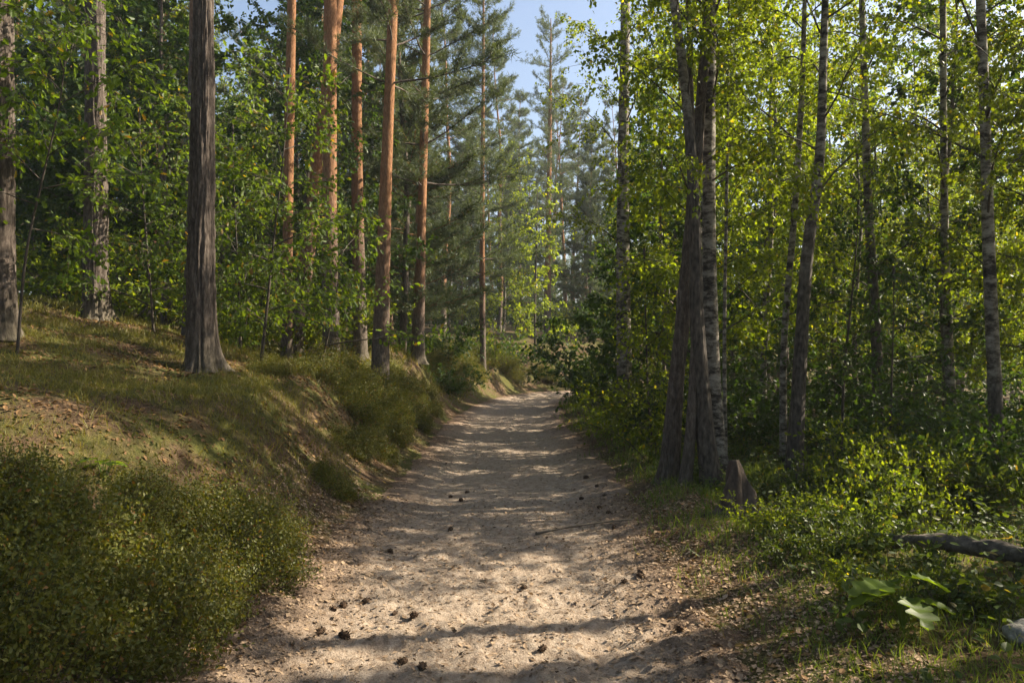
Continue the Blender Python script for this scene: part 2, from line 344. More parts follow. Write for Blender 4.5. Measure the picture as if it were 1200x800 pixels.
def broadleaf(rng, tp, h0, h1, nl, Lf, el, curl, twig_n, leaf_n, leaf, tpl=KITE, twig_len=.45, droop=.5, tubes=4, r0=.02, limbs=None, twig_tubes=False, leafmat=0, barkmat=1, azf=None, sub=3, t0=.25):
    """crown of a leafy tree: limbs off the trunk line tp(h), side shoots, twigs and single leaves"""
    g = Geo(); az = rng.random() * 6.28
    for i in range(nl):
        q = (i + rng.random() * .9) / nl; h = h0 + (h1 - h0) * q; az += 2.4 + rng.normal(0, .35)
        L = Lf(q) * rng.uniform(.7, 1.2); a = az if azf is None else azf(i, q)
        P = limb_path(rng, tp(h), a, el(q) + rng.normal(0, .12), L, curl, 8)
        gl = Geo() if limbs is not None else g; bm = 0 if limbs is not None else barkmat
        rr = r0 * (L / 2) ** .8 * rng.uniform(.8, 1.2)
        tube(P, np.linspace(rr, rr * .2, 8), tubes, gl, bm)
        paths = [(P, L)]
        for k in range(sub):
            tt = rng.uniform(.25, .85); S, D = at_path(P, np.array([tt]))
            sa = a + rng.choice([-1, 1]) * rng.uniform(.5, 1.1); sL = L * rng.uniform(.3, .55)
            Q = limb_path(rng, S[0], sa, el(q) * .6 + rng.normal(0, .25), sL, curl - .2, 6)
            tube(Q, np.linspace(rr * .5, rr * .12, 6), 3, gl, bm); paths.append((Q, sL))
        if limbs is not None: limbs.append(gl)
        for Q, l in paths:
            m = max(2, int(twig_n * l)); tt = rng.uniform(t0, 1, m); S, D = at_path(Q, tt)
            d = unit(D * .7 + rng.normal(0, .55, (m, 3)) + np.array([0, 0, -droop * .6])); tl = twig_len * rng.uniform(.5, 1.3, m)
            if twig_tubes:
                for k in range(0, m):
                    e = S[k] + d[k] * tl[k] + np.array([0, 0, -droop * .25 * tl[k]])
                    tube(np.array([S[k], (S[k] + e) / 2 + [0, 0, .03 * tl[k]], e]), [.004, .003, .0015], 3, gl if limbs is not None else g, bm)
            s = rng.uniform(.1, 1, (m, leaf_n)); B = S[:, None] + d[:, None] * (tl[:, None] * s)[..., None]
            B[..., 2] -= droop * .25 * tl[:, None] * s * s
            B = B.reshape(-1, 3) + rng.normal(0, .025, (m * leaf_n, 3))
            A = np.repeat(d, leaf_n, 0) * .6 + rng.normal(0, .6, B.shape) + np.array([0, 0, -.25 - droop * .3])
            put_leaves(g, rng, B, A, leaf * rng.uniform(.65, 1.25, len(B)), tpl, 1.0, .7, leafmat)
    return g

def conifer(rng, tp, h0, h1, whorls, per, Lf, el, curl, tufts, needle=.11, wide=.012, npt=11, bare=.3, barkmat=1, r0=.02, limbs=None, azlim=None):
    """pine crown: whorls of limbs, side shoots, needle tufts on the shoots"""
    g = Geo()
    for w in range(whorls):
        q = (w + rng.random() * .6) / whorls; h = h0 + (h1 - h0) * q; a0 = rng.random() * 6.28
        for k in range(per):
            az = a0 + k * 6.28 / per + rng.normal(0, .25); L = Lf(q) * rng.uniform(.65, 1.2)
            P = limb_path(rng, tp(h + rng.normal(0, .06)), az, el(q) + rng.normal(0, .1), L, curl, 9, .1)
            gl = Geo() if limbs is not None else g; bm = 0 if limbs is not None else barkmat
            rr = r0 * (L / 2) ** .8; tube(P, np.linspace(rr, rr * .2, 9), 4, gl, bm); paths = [(P, L, bare)]
            for s in range(6):
                tt = rng.uniform(bare, .95); S, D = at_path(P, np.array([tt])); sL = L * (1.1 - tt) * rng.uniform(.35, .6) + .12
                Q = limb_path(rng, S[0], az + rng.choice([-1, 1]) * rng.uniform(.5, 1.0), el(q) + rng.normal(.1, .2), sL, curl + .3, 5)
                tube(Q, np.linspace(rr * .45, rr * .12, 5), 3, gl, bm); paths.append((Q, sL, .15))
            if limbs is not None: limbs.append(gl)
            for Q, l, t0 in paths:
                m = max(2, int(tufts * l)); tt = rng.uniform(t0, 1, m); S, D = at_path(Q, tt)
                S = S + rng.normal(0, .05, S.shape); D = unit(D + rng.normal(0, .45, D.shape) + np.array([0, 0, .25]))
                A = np.repeat(D, npt, 0) * .75 + unit(rng.normal(size=(m * npt, 3)))
                B = np.repeat(S, npt, 0) + np.repeat(D, npt, 0) * rng.uniform(-.04, .08, (m * npt, 1))
                put_leaves(g, rng, B, A, needle * rng.uniform(.7, 1.2, len(B)), NEEDLE, wide / needle, .3, 0)
    return g

def trunk_mesh(name, line, mat, base_r, sides, step, bark_amp, seed, flare=.5):
    """line: rows (x,y,z,r) from the foot up, local to the foot"""
    q = spline(line, step); zz = q[:, 2] - q[0, 2]; keep = (zz < 7.2) | (np.arange(len(q)) % 8 == 0); keep[-1] = True; q = q[keep]; P = q[:, :3]; R = np.maximum(q[:, 3], .004); h = P[:, 2] - P[0, 2]
    a = np.linspace(0, 2 * np.pi, sides, endpoint=False)[None]; hh = h[:, None]
    lobe = .7 + .6 * np.cos(a * 3 + seed) + .5 * np.cos(a * 5 + 2 * seed)
    disp = flare * base_r * np.exp(-hh / (.55 * base_r + .03)) * np.clip(lobe, .1, 2)
    nz = fbm(np.cos(a) * 5.5 + hh * .75 + seed * 3.1, np.sin(a) * 5.5 - hh * .55 + seed, 3)
    n2 = fbm(np.cos(a) * 9 + hh * 3.0 + seed, np.sin(a) * 9 + hh * 2.2, 2)
    fur = -np.clip(1 - np.abs(nz) * 5.0, 0, 1) + .3
    disp = disp + bark_amp * R[:, None] * (fur * .8 + .5 * n2 - .1) + .05 * R[:, None] * np.sin(a * 2 + hh * .8 + seed)
    g = Geo(); tube(P, R, sides, g, 0, True, disp); return g.mesh(name, [mat])

def stem(pts, depth, H, wtop=.35, lean_y=0.0):
    """pts: (px, py, width px) from the foot up, in the photograph; -> foot (world), rows local to it, up to H metres"""
    foot = W(pts[0][0], pts[0][1], depth); foot[2] = float(tz(foot[0], foot[1])) - .06
    rows = [(0, 0, 0, pts[0][2] / 2 * depth / FPX)]
    for px, py, w in pts[1:]:
        p = W(px, py, depth); z = p[2] - foot[2]
        if z > rows[-1][2] + .2: rows.append((p[0] - foot[0], lean_y * z, z, w / 2 * depth / FPX))
    r = np.array(rows); top = r[-1]
    if H > top[2] + .5:
        k = r[-2]; sx = np.clip((top[0] - k[0]) / (top[2] - k[2]), -.12, .12)
        ex = []
        for f in (.33, .66, 1.0):
            z = top[2] + (H - top[2]) * f; ex.append((top[0] + sx * (z - top[2]) * (1 - .35 * f), lean_y * z, z, top[3] * (1 - (1 - wtop) * f) if f < 1 else .02))
        r = np.vstack([r, ex])
    return foot, r
def on_line(r): return lambda h: np.array([np.interp(h, r[:, 2], r[:, 0]), np.interp(h, r[:, 2], r[:, 1]), h])

def hero(name, label, cat, pts, depth, H, bark, seed, sides=20, step=.12, amp=.10, line=3.0, crown=None, group=None, crown_mats=None, flare=.5):
    foot, r = stem(pts, depth, H); root = tag(obj(name, None, None, foot), label, cat, group)
    tr = obj('trunk', trunk_mesh('trunk', r, M[bark], r[0, 3], sides, step, amp, seed, flare), root); tr['bark_line'] = float(line)
    if crown is not None:
        limbs = []; g = crown(np.random.default_rng(seed), on_line(r), limbs, r)
        cr = obj('crown', g.mesh('crown', [M[k] for k in crown_mats]), root); cr['kind'] = 'stuff'
        for gl in limbs:
            lo = obj('limb', gl.mesh('limb', [M[bark if bark == 'pine' else 'twig']]), root); lo['bark_line'] = 30.0
    return root

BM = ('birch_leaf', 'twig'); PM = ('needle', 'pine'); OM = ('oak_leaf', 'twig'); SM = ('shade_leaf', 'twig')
def birch_crown(h0, h1, nl, R, dens=.8, leaf=.062, el0=.7, sub=3):
    def f(rng, tp, limbs, r):
        return broadleaf(rng, tp, h0, h1, nl, lambda q: R * (1 - .55 * abs(q - .35) / .65), lambda q: el0 + .25 * q, -.55, 6.5 * dens, 19, leaf, KITE, .42, .8, 4, .018, limbs, False, sub=sub)
    return f
def pine_crown(h0, h1, wh, R, per=4, tufts=16, el0=.15, bare=.35):
    def f(rng, tp, limbs, r):
        return conifer(rng, tp, h0, h1, wh, per, lambda q: R * (1 - .6 * q), lambda q: el0 + .5 * q, .25, tufts * 1.7, .13, .014, 11, bare * .75, 1, .02, limbs)
    return f

# ------------------------------------------------------------------ pines on the bank
hero('pine_tree', 'thick grey pine trunk cut by the frame edge above the mossy hollow', 'pine tree', [(-3, 392, 44), (-3, 300, 36), (-3, 150, 33), (-4, 0, 31)], 8.8, 19, 'pine', 1, 72, .03, .26, 9, pine_crown(12, 19, 7, 2.4, 4, 8), None, PM)
hero('pine_tree', 'grey barked pine on the bank crest with oak leaves across its stem', 'pine tree', [(114, 374, 31), (113, 330, 27), (112, 180, 23), (112, 0, 21)], 12.3, 22, 'pine', 2, 60, .035, .26, 8, pine_crown(13, 22, 8, 2.6, 4, 8), None, PM)
hero('pine_tree', 'dark thick pine with deeply furrowed bark and exposed roots on the bank', 'pine tree', [(238, 434, 38), (237, 400, 33), (236, 300, 29), (238, 120, 25), (239, 0, 22.5)], 9.8, 21, 'pine', 3, 80, .025, .30, 11, pine_crown(14, 21, 7, 2.4, 4, 8), None, PM)
hero('pine_tree', 'narrow dark pine stem half hidden behind the furrowed thick pine', 'pine tree', [(224, 396, 20), (225, 300, 17), (229, 0, 13)], 14, 19, 'pine', 4, 18, .12, .1, 6, pine_crown(12, 19, 6, 2.2, 4, 8), None, PM)
hero('pine_tree', 'straight slim orange pine rising behind the leafy oak sapling', 'pine tree', [(336, 414, 14), (338, 215, 12), (342, 0, 10)], 16.8, 22, 'pine', 5, 16, .15, .08, 1.5, pine_crown(12, 22, 9, 2.6, 4, 8), None, PM)
hero('pine_tree', 'pine leaning sharply across its upright neighbour with orange upper stem', 'pine tree', [(342, 414, 22), (370, 220, 17), (396, 0, 14)], 18, 22, 'pine', 6, 20, .12, .09, 2.5, pine_crown(13, 22, 8, 2.6, 4, 8), None, PM)
hero('pine_tree', 'upright pine crossed by the leaning pine, dark foot behind leaves', 'pine tree', [(389, 438, 22), (386, 240, 17), (387, 0, 15)], 16.5, 23, 'pine', 7, 24, .1, .1, 3.0, pine_crown(11, 23, 9, 2.8, 4, 8), None, PM)
hero('pine_tree', 'straight pine between the crossed pair and the pine by the path bend', 'pine tree', [(423, 424, 17), (419, 240, 13), (418, 0, 12)], 19, 23, 'pine', 8, 22, .1, .09, 3.0, pine_crown(10, 23, 9, 2.7, 4, 8), None, PM)
hero('pine_tree', 'pine at the bank edge tapering from grey foot to orange stem', 'pine tree', [(445, 437, 23), (447, 380, 18), (452, 220, 14), (461, 0, 11.5)], 16.2, 21, 'pine', 9, 28, .08, .11, 2.2, pine_crown(5.6, 21, 12, 2.9, 3), None, PM)
hero('pine_tree', 'thin pine stem close behind the bank edge pine', 'pine tree', [(460, 412, 9), (450, 240, 6.5), (454, 0, 6)], 24, 21, 'pine', 10, 14, .15, .06, 2.0, pine_crown(10, 21, 8, 2.4, 4, 8), None, PM)
hero('pine_tree', 'orange pine with spreading limbs farthest along the bank before the bend', 'pine tree', [(489, 425, 16), (493, 300, 11.5), (497, 150, 9.5), (501, 0, 8)], 20.5, 19, 'pine', 11, 22, .1, .09, 2.2, pine_crown(4.6, 19, 13, 3.2, 4, 18), None, PM)
hero('pine_tree', 'thin twin pine touching the orange pine with spreading limbs', 'pine tree', [(484, 418, 6), (491, 200, 5), (496, 0, 4.5)], 27, 20, 'pine', 12, 12, .2, .05, 2.0, pine_crown(8, 20, 9, 2.4), None, PM)
hero('pine_tree', 'slender far pine beyond the bank spur with blue green needles', 'pine tree', [(566, 425, 8), (565, 300, 6), (566, 120, 4)], 33, 18, 'pine', 13, 14, .2, .06, 3, pine_crown(3.5, 18, 15, 2.6, 5, 12, .1, .2), None, PM)
hero('pine_tree', 'bushy far pine above the second mound where the path bends', 'pine tree', [(641, 440, 9), (643, 250, 6.5), (645, 90, 3)], 48, 19.5, 'pine', 14, 14, .2, .06, 3, pine_crown(3.5, 19.5, 15, 3.4, 5, 11, .1, .2), None, PM)

# ------------------------------------------------------------------ birches and others beside the path
hero('birch_tree', 'single birch with white middle stem and dark foot beside the path bend', 'birch tree', [(733, 512, 20), (731, 400, 17), (730, 250, 14), (733, 0, 11)], 16.2, 13.5, 'birch', 21, 24, .08, .05, 1.3, birch_crown(3.2, 13.3, 26, 2.0, 1.0), None, BM)
hero('leaning_tree', 'dark rough trunk leaning over from the foot of the birch clump', 'tree', [(783, 572, 25), (790, 480, 18), (802, 350, 15), (815, 200, 13), (826, 60, 11)], 9.3, 11, 'pine', 22, 60, .03, .3, 12, birch_crown(4.5, 11, 16, 1.7, .9), None, BM)
hero('forked_tree', 'short dark stem wedged in a V against the leaning trunk', 'tree', [(802, 584, 16), (808, 520, 12), (813, 450, 11), (817, 330, 9), (812, 180, 7)], 9.0, 9, 'pine', 23, 48, .03, .28, 12, birch_crown(4, 9, 10, 1.4, .9), None, BM)
hero('birch_tree', 'dark footed birch of the clump bending away above head height', 'birch tree', [(834, 584, 25), (826, 500, 20), (817, 380, 16), (814, 260, 14), (806, 130, 12), (790, 0, 10)], 9.0, 12.5, 'birch', 24, 40, .04, .2, 4.5, birch_crown(3.2, 12.3, 24, 1.9, .9), None, BM)
hero('birch_tree', 'pale mottled birch standing straight in the clump by the stump', 'birch tree', [(843, 580, 26), (838, 500, 21), (832, 350, 18), (831, 180, 15), (833, 0, 13)], 9.5, 13, 'birch', 25, 30, .05, .06, .3, birch_crown(3.0, 12.8, 24, 1.9, .9), None, BM)
hero('birch_tree', 'pencil thin pale birch stem just beyond the clump', 'birch tree', [(850, 560, 6), (849, 400, 4.5), (852, 200, 3.5)], 10.5, 8, 'birch', 26, 10, .12, .04, -1, birch_crown(2.2, 7.8, 12, 1.0, .9), None, BM)
hero('birch_tree', 'thin pale birch angled towards the forked birch beside it', 'birch tree', [(918, 560, 10), (919, 400, 8), (931, 250, 7), (940, 100, 6), (943, 0, 5)], 11, 12, 'birch', 27, 16, .1, .05, -.6, birch_crown(2.6, 11.8, 18, 1.6, .9), None, BM)
hero('birch_tree', 'grey birch forking into two upper stems above long bare boughs', 'birch tree', [(929, 574, 24), (935, 470, 17), (947, 290, 13), (960, 190, 11), (965, 60, 9), (967, 0, 8)], 9.6, 12, 'birch', 28, 26, .06, .08, 3.2, birch_crown(2.6, 11.8, 22, 2.0, .85), None, BM)
hero('birch_tree', 'dim slim birch between the forked birch and the pale thin one', 'birch tree', [(1032, 556, 14), (1026, 380, 11), (1019, 270, 10), (1013, 100, 8), (1010, 0, 7)], 12, 12.5, 'birch', 29, 18, .1, .06, 3.5, birch_crown(2.4, 12.3, 22, 1.9, .85), None, BM)
hero('birch_tree', 'pale thin birch with a lit edge in the dark thicket', 'birch tree', [(1120, 560, 12), (1113, 430, 10), (1108, 300, 9), (1105, 0, 7)], 11.5, 12.5, 'birch', 30, 18, .1, .05, -.4, birch_crown(2.6, 12.3, 22, 1.9, .85), None, BM)
hero('birch_tree', 'banded birch curving gently upwards behind the fallen log', 'birch tree', [(1170, 598, 19), (1166, 460, 15), (1159, 300, 14), (1154, 130, 12), (1149, 0, 10)], 9.2, 12, 'birch', 31, 24, .07, .06, 1.4, birch_crown(2.6, 11.8, 22, 2.0, .85), None, BM)

# ------------------------------------------------------------------ saplings and shrubs
def oak_sapling(label, pts, depth, H, nl, R, h0, seed, leaf=.085, dens=12, azf=None, mats=OM, tpl=OAK):
    def f(rng, tp, limbs, r):
        return broadleaf(rng, tp, h0, H - .1, nl, lambda q: R * (1 - .5 * q), lambda q: .35 + .3 * q, -.25, dens, 7, leaf, tpl, .36, .35, 4, .014, limbs, True, azf=azf)
    return hero('oak_sapling' if tpl is OAK else 'sapling', label, 'sapling', [(a, b, c * .6) for a, b, c in pts], depth, H, 'twig', seed, 10, .1, .05, 30, f, None, mats, .2)
oak_sapling('oak sapling on the bank with a thin dark slanting stem', [(305, 424, 7), (314, 350, 5), (322, 270, 4), (330, 200, 3)], 11.5, 4.4, 22, 1.35, .5, 41)
oak_sapling('young oak spreading lit leaves over the pine on the bank crest', [(20, 390, 6), (32, 290, 5), (52, 200, 4), (70, 120, 3)], 8.4, 4.6, 18, 1.15, 1.3, 42)
oak_sapling('low oak sapling reaching a long leafy bough towards the orange pines', [(375, 438, 5), (385, 390, 4), (395, 340, 3)], 13.0, 2.6, 14, 1.5, .4, 43, .09, 7)
oak_sapling('oak sapling with lit leaves between the furrowed pine and the leaning pine', [(282, 416, 6), (280, 340, 4), (276, 260, 3)], 13.5, 4.0, 20, 1.4, .4, 49)
oak_sapling('small oak sapling behind the furrowed pine with arching leafy shoots', [(180, 402, 6), (176, 330, 4), (170, 260, 3)], 12.5, 3.6, 18, 1.3, .4, 44)
oak_sapling('leafy sapling with pale leaves beyond the second mound', [(627, 432, 5), (627, 360, 4), (629, 270, 3)], 43, 9.2, 26, 2.2, .8, 45, .16, 6, None, BM, OVAL)
oak_sapling('spindly birch sapling with yellow leaves beside the single birch', [(765, 556, 5), (760, 470, 4), (757, 380, 3)], 12.5, 3.2, 20, .8, .3, 46, .06, 10, None, BM, OVAL)
oak_sapling('bare footed sapling with dark thin stem in the shaded thicket', [(985, 560, 6), (990, 430, 5), (1000, 330, 3.5)], 10.5, 3.6, 18, .95, .9, 47, .07, 8, None, SM, OVAL)
oak_sapling('thin sapling rising among the bushes by the log', [(1040, 560, 5), (1044, 480, 4), (1046, 410, 3)], 9.5, 2.6, 14, .8, .6, 48, .07, 8, None, SM, OVAL)

def shrub_proto(seed, H, R, n, mats, leaf, tpl=OVAL, leaf_n=7):
    rng = np.random.default_rng(seed); g = Geo(); gs = Geo()
    for k in range(n):
        a = rng.random() * 6.28; b = np.array([math.cos(a), math.sin(a), 0]) * R * .25 * rng.random()
        P = limb_path(rng, b, a, rng.uniform(.7, 1.4), H * rng.uniform(.6, 1.1), -.5, 8)
        tube(P, np.linspace(.009, .002, 8), 3, gs, 0)
        pp = [(P, H)]
        for s in range(4):
            S, D = at_path(P, np.array([rng.uniform(.2, .9)])); Q = limb_path(rng, S[0], rng.random() * 6.28, rng.uniform(-.1, .8), R * rng.uniform(.3, .7), -.4, 5)
            tube(Q, np.linspace(.004, .0015, 5), 3, gs, 0); pp.append((Q, R * .6))
        for Q, l in pp:
            m = max(2, int(9 * l)); S, D = at_path(Q, rng.uniform(.15, 1, m))
            d = unit(D * .5 + rng.normal(0, .6, (m, 3))); s = rng.uniform(.1, 1, (m, leaf_n))
            B = (S[:, None] + d[:, None] * (.25 * s)[..., None]).reshape(-1, 3); A = np.repeat(d, leaf_n, 0) + rng.normal(0, .5, B.shape)
            put_leaves(g, rng, B, A, leaf * rng.uniform(.6, 1.2, len(B)), tpl, 1, .9, 0)
    return g.mesh('foliage', [M[mats[0]]]), gs.mesh('stem', [M['twig']])
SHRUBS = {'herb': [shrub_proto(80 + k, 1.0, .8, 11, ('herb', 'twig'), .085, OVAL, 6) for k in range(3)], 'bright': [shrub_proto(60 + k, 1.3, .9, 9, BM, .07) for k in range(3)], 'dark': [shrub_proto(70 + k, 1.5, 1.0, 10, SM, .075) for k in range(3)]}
def place_shrub(kind, k, x, y, s, sz, label, group=None, name='leafy_shrub'):
    o = obj(name, None); o.location = (x, y, float(tz(x, y)) - .03); fm, smm = SHRUBS[kind][k % 3]; obj('foliage', fm, o)['kind'] = 'stuff'; obj('stem', smm, o); o.scale = (s, s, sz); o.rotation_euler = (0, 0, (k * 2.39) % 6.28)
    return tag(o, label, 'shrub', group)
def shrub_px(kind, k, px, depth, s, sz, label, group=None):
    place_shrub(kind, k, W(px, 500, depth)[0], depth, s, sz, label, group)
shrub_px('dark', 0, 690, 26, 2.0, 1.9, 'broad dark shrub hiding the path where it bends')
shrub_px('dark', 1, 712, 21, 1.5, 1.5, 'rounded dark shrub behind the single birch')
shrub_px('dark', 2, 690, 33, 2.0, 1.8, 'far dark shrub at the end of the visible path')
shrub_px('bright', 0, 752, 14, 1.1, 1.2, 'sunlit yellow green shrub at the single birch')
shrub_px('bright', 1, 772, 11.2, .8, 1.0, 'sunlit small shrub squeezed beside the leaning trunk')
shrub_px('bright', 2, 720, 14.5, .8, .7, 'low sunlit shrub on the grassy verge by the single birch')
for k, (px, dp, s, kd) in enumerate([(885, 12, .8, 'dark'), (970, 11, .8, 'dark'), (990, 8.4, .6, 'bright'), (1030, 9.2, .8, 'bright'), (1075, 8.3, .75, 'dark'), (1100, 10, 1., 'dark'), (1140, 8.6, .8, 'dark'), (1190, 7.8, .8, 'dark'), (1010, 11.5, 1.1, 'dark'), (1170, 11, 1.2, 'dark'), (860, 13, 1.2, 'dark'), (930, 13.5, 1.3, 'dark'), (1060, 13.5, 1.3, 'dark'), (1120, 14, 1.4, 'dark'), (1215, 9.5, 1., 'dark'), (800, 13, 1.0, 'dark'), (820, 16, 1.5, 'dark')]):
    shrub_px(kd, k, px, dp, s, s * .95, 'leafy shrub of the thicket under the birches', 'shrubs under the birches')
for k, (px, py, s, sz) in enumerate([(905, 655, .36, .34), (940, 640, .42, .45), (925, 690, .30, .30), (962, 672, .40, .42), (985, 640, .5, .62), (1010, 668, .45, .5), (1030, 640, .55, .75), (985, 700, .34, .34), (1085, 640, .45, .55), (900, 618, .35, .4), (950, 612, .45, .55), (1005, 610, .5, .7), (1060, 620, .55, .75), (1110, 622, .6, .8), (1165, 625, .6, .8), (1105, 745, .28, .3), (1020, 745, .28, .28), (1150, 760, .28, .3), (1085, 700, .22, .26)]):
    p = W(px, py, 1.0); t_ = 1.6 / max(.02, 1.6 - p[2]); place_shrub('herb' if k % 4 else 'bright', k, p[0] * t_, t_, s, sz, 'small leafy plant in the tangle between verge and fallen log', 'small plants of the verge tangle', 'leafy_plant')
for k, (px, dp, s, kd) in enumerate([(70, 17, 1.4, 'bright'), (140, 16, 1.4, 'bright'), (190, 18, 1.5, 'bright'), (280, 15, 1.2, 'bright'), (300, 19, 1.7, 'bright'), (350, 17.5, 1.4, 'bright'), (400, 20, 1.5, 'bright'), (30, 20, 1.6, 'bright'), (240, 21, 1.8, 'bright'), (430, 23, 1.4, 'dark'), (470, 27, 1.5, 'dark'), (515, 30, 1.6, 'dark'), (535, 26, 1.0, 'dark'), (580, 35, 1.6, 'bright'), (605, 38, 1.8, 'dark'), (330, 24, 2.0, 'bright'), (110, 23, 2.0, 'dark'), (180, 25, 2.2, 'bright'), (270, 27, 2.4, 'dark')]):
    shrub_px(kd, k, px, dp, s, s, 'leafy shrub among the pine stems on the high bank', 'shrubs among the pines')

# ------------------------------------------------------------------ the forest behind: prototypes and copies
def proto(name, seed, H, r, kind):
    rng = np.random.default_rng(seed); rows = [(0, 0, 0, r)]
    x = y = 0
    for k in range(1, 6):
        x += rng.normal(0, .012) * H; y += rng.normal(0, .012) * H; rows.append((x, y, H * k / 5, max(.015, r * (1 - .19 * k))))
    rr = np.array(rows); tp = on_line(rr); root = obj(name, None)
    tr = obj('trunk', trunk_mesh('trunk', rr, M['birch' if kind == 'birch' else 'pine'], r, 12, .3, .06, seed, .4), root)
    tr['bark_line'] = {'pine': 2.5, 'young': 9., 'birch': 0.4, 'broad': 40.}[kind]
    if kind == 'pine': g = conifer(rng, tp, H * .45, H, 10, 4, lambda q: 2.6 * (1 - .55 * q), lambda q: .15 + .5 * q, .3, 20, .17, .022, 9, .25, 1, .022)
    elif kind == 'young': g = conifer(rng, tp, H * .12, H, 16, 5, lambda q: 2.4 * (1 - .85 * q) + .2, lambda q: .1 + .5 * q, .3, 18, .17, .024, 9, .12, 1, .018)
    elif kind == 'birch': g = broadleaf(rng, tp, H * .16, H, 34, lambda q: 2.2 * (1 - .5 * q), lambda q: .65 + .2 * q, -.6, 7, 14, .095, KITE, .45, .8, 3, .02)
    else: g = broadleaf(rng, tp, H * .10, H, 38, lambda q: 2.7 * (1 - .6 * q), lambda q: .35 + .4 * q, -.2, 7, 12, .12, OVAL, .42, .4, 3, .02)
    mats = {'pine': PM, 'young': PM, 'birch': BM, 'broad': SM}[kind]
    cr = obj('crown', g.mesh('crown', [M[k] for k in mats]), root); cr['kind'] = 'stuff'
    return root
PR = {'pine': [proto('forest_pine', 100 + k, 18 + 1.5 * k, .17, 'pine') for k in range(3)],
      'young': [proto('young_pine', 110 + k, 10 + 2 * k, .11, 'young') for k in range(3)],
      'birch': [proto('forest_birch', 120 + k, 11 + k, .09, 'birch') for k in range(3)],
      'broad': [proto('forest_tree', 130 + k, 9 + 1.5 * k, .10, 'broad') for k in range(3)]}
USED = set(); PLACED = []
INFO = {'pine': ('tall straight pine of the forest', 'pine tree', 'tall pines'),
        'young': ('young bushy pine with needles almost to the ground', 'pine tree', 'young pines'),
        'birch': ('slender leafy birch of the dense stand', 'birch tree', 'slender birches'),
        'broad': ('dark green broad crowned leafy tree', 'tree', 'broadleaf trees')}
def forest(kind, k, x, y, s=1.0, rot=None):
    p = PR[kind][k % 3]
    if p.name in USED: o = copy_tree(p)
    else: o = p; USED.add(p.name)
    o.location = (x, y, float(tz(x, y)) - .08); o.rotation_euler = (0, 0, rot if rot is not None else (k * 2.399) % 6.283); o.scale = (s, s, s)
    lb, ct, gr = INFO[kind]; wh = 'out of view, added for shade near the path' if y < 12 else 'far beyond the path bend' if y > 46 else 'behind the pines of the bank' if x < float(pc(y)) else 'behind the birch clump'
    tag(o, lb + ' ' + wh, ct, gr + ' ' + wh); PLACED.append((x, y))
rng = np.random.default_rng(5)
def scatter(n, xr, yr, kinds, gap, smin=.8, smax=1.15, sky_gap=True):
    c = 0; tries = 0
    while c < n and tries < n * 40:
        tries += 1; y = rng.uniform(*yr); x = rng.uniform(xr[0] * y, xr[1] * y)
        if abs(x - float(pc(y))) < 2.6 + .02 * y: continue
        if any((x - a) ** 2 + (y - b) ** 2 < gap * gap for a, b in PLACED): continue
        forest(kinds[rng.integers(len(kinds))], int(rng.integers(1000)), x, y, rng.uniform(smin, smax)); c += 1
# left: pines with leafy trees between them
scatter(22, (-.68, -.10), (22, 45), ['pine', 'pine', 'young'], 2.0)
scatter(30, (-.70, -.20), (17, 40), ['broad', 'broad', 'birch'], 1.8, .75, 1.15)
scatter(30, (-.68, -.02), (44, 78), ['pine', 'broad', 'young'], 2.6)
# middle distance beyond the bend
scatter(20, (-.10, .16), (46, 85), ['young', 'pine', 'birch', 'broad'], 2.6, .8, 1.05)
scatter(40, (-.5, .5), (85, 140), ['young', 'broad', 'pine'], 4.0, .9, 1.2)
# right: birch thicket
scatter(11, (.17, .42), (13, 19), ['birch', 'birch', 'broad'], 2.0, .7, .95)
scatter(8, (.42, .72), (12.5, 18), ['birch', 'broad'], 2.0, .55, .75)
scatter(14, (.14, .72), (19, 30), ['birch', 'broad'], 2.4, .6, .85)
scatter(34, (.10, .70), (32, 60), ['birch', 'broad', 'young', 'broad'], 2.4, .7, 1.0)
for k, (x, y, s) in enumerate([(7.5, 25, 1.2), (10.5, 27, 1.25), (13.5, 26, 1.2), (16, 28.5, 1.3), (9, 31, 1.3), (12.5, 32, 1.3), (18.5, 31, 1.3), (6, 30, 1.15)]): forest('birch', k + 5, x, y, s)
# unseen trees added to shade the near path and bank, beside and behind the camera
for k, (kd, x, y, s) in enumerate([('broad', 5.0, 3.6, .5), ('pine', 7.2, 5.8, .8), ('pine', 9.3, 6.5, .86), ('pine', 8.1, 6.7, .84), ('pine', 6.3, 5.3, .74), ('broad', 5.9, 5.5, .34), ('birch', 12.5, 6.0, .9), ('birch', 8.3, 8.9, .75), ('birch', 6.7, 9.6, .7), ('birch', 10.5, 13.2, .8), ('birch', 5.4, .6, .8), ('birch', 12, 2, 1.), ('birch', 10.6, 10.4, .8), ('birch', 9.0, 12.2, .8), ('birch', 7.6, 10.2, .7),
    ('broad', -6.5, 2.0, 1.1), ('pine', -8, 5, 1.), ('broad', -5, -2.5, 1.2), ('broad', -9, -1, 1.2), ('broad', -3.5, -6, 1.2), ('broad', 3.5, -4, 1.1), ('broad', 7.5, -3, 1.2), ('broad', 0.5, -11, 1.3), ('broad', -12, 3, 1.2), ('broad', -11.5, 8, 1.2), ('broad', -7.5, -7, 1.2), ('broad', 5.5, -9, 1.3)]): forest(kd, k, x, y, s)
for k, (px, dp, s) in enumerate([(540, 46, 1.0), (585, 52, 1.05), (612, 60, 1.1), (662, 58, 1.0), (690, 50, .95), (520, 40, .95), (600, 70, 1.2), (655, 75, 1.2)]): forest('pine' if k % 2 else 'young', k + 3, W(px, 400, dp)[0], dp, s * (1.0 if k % 2 else 1.2))
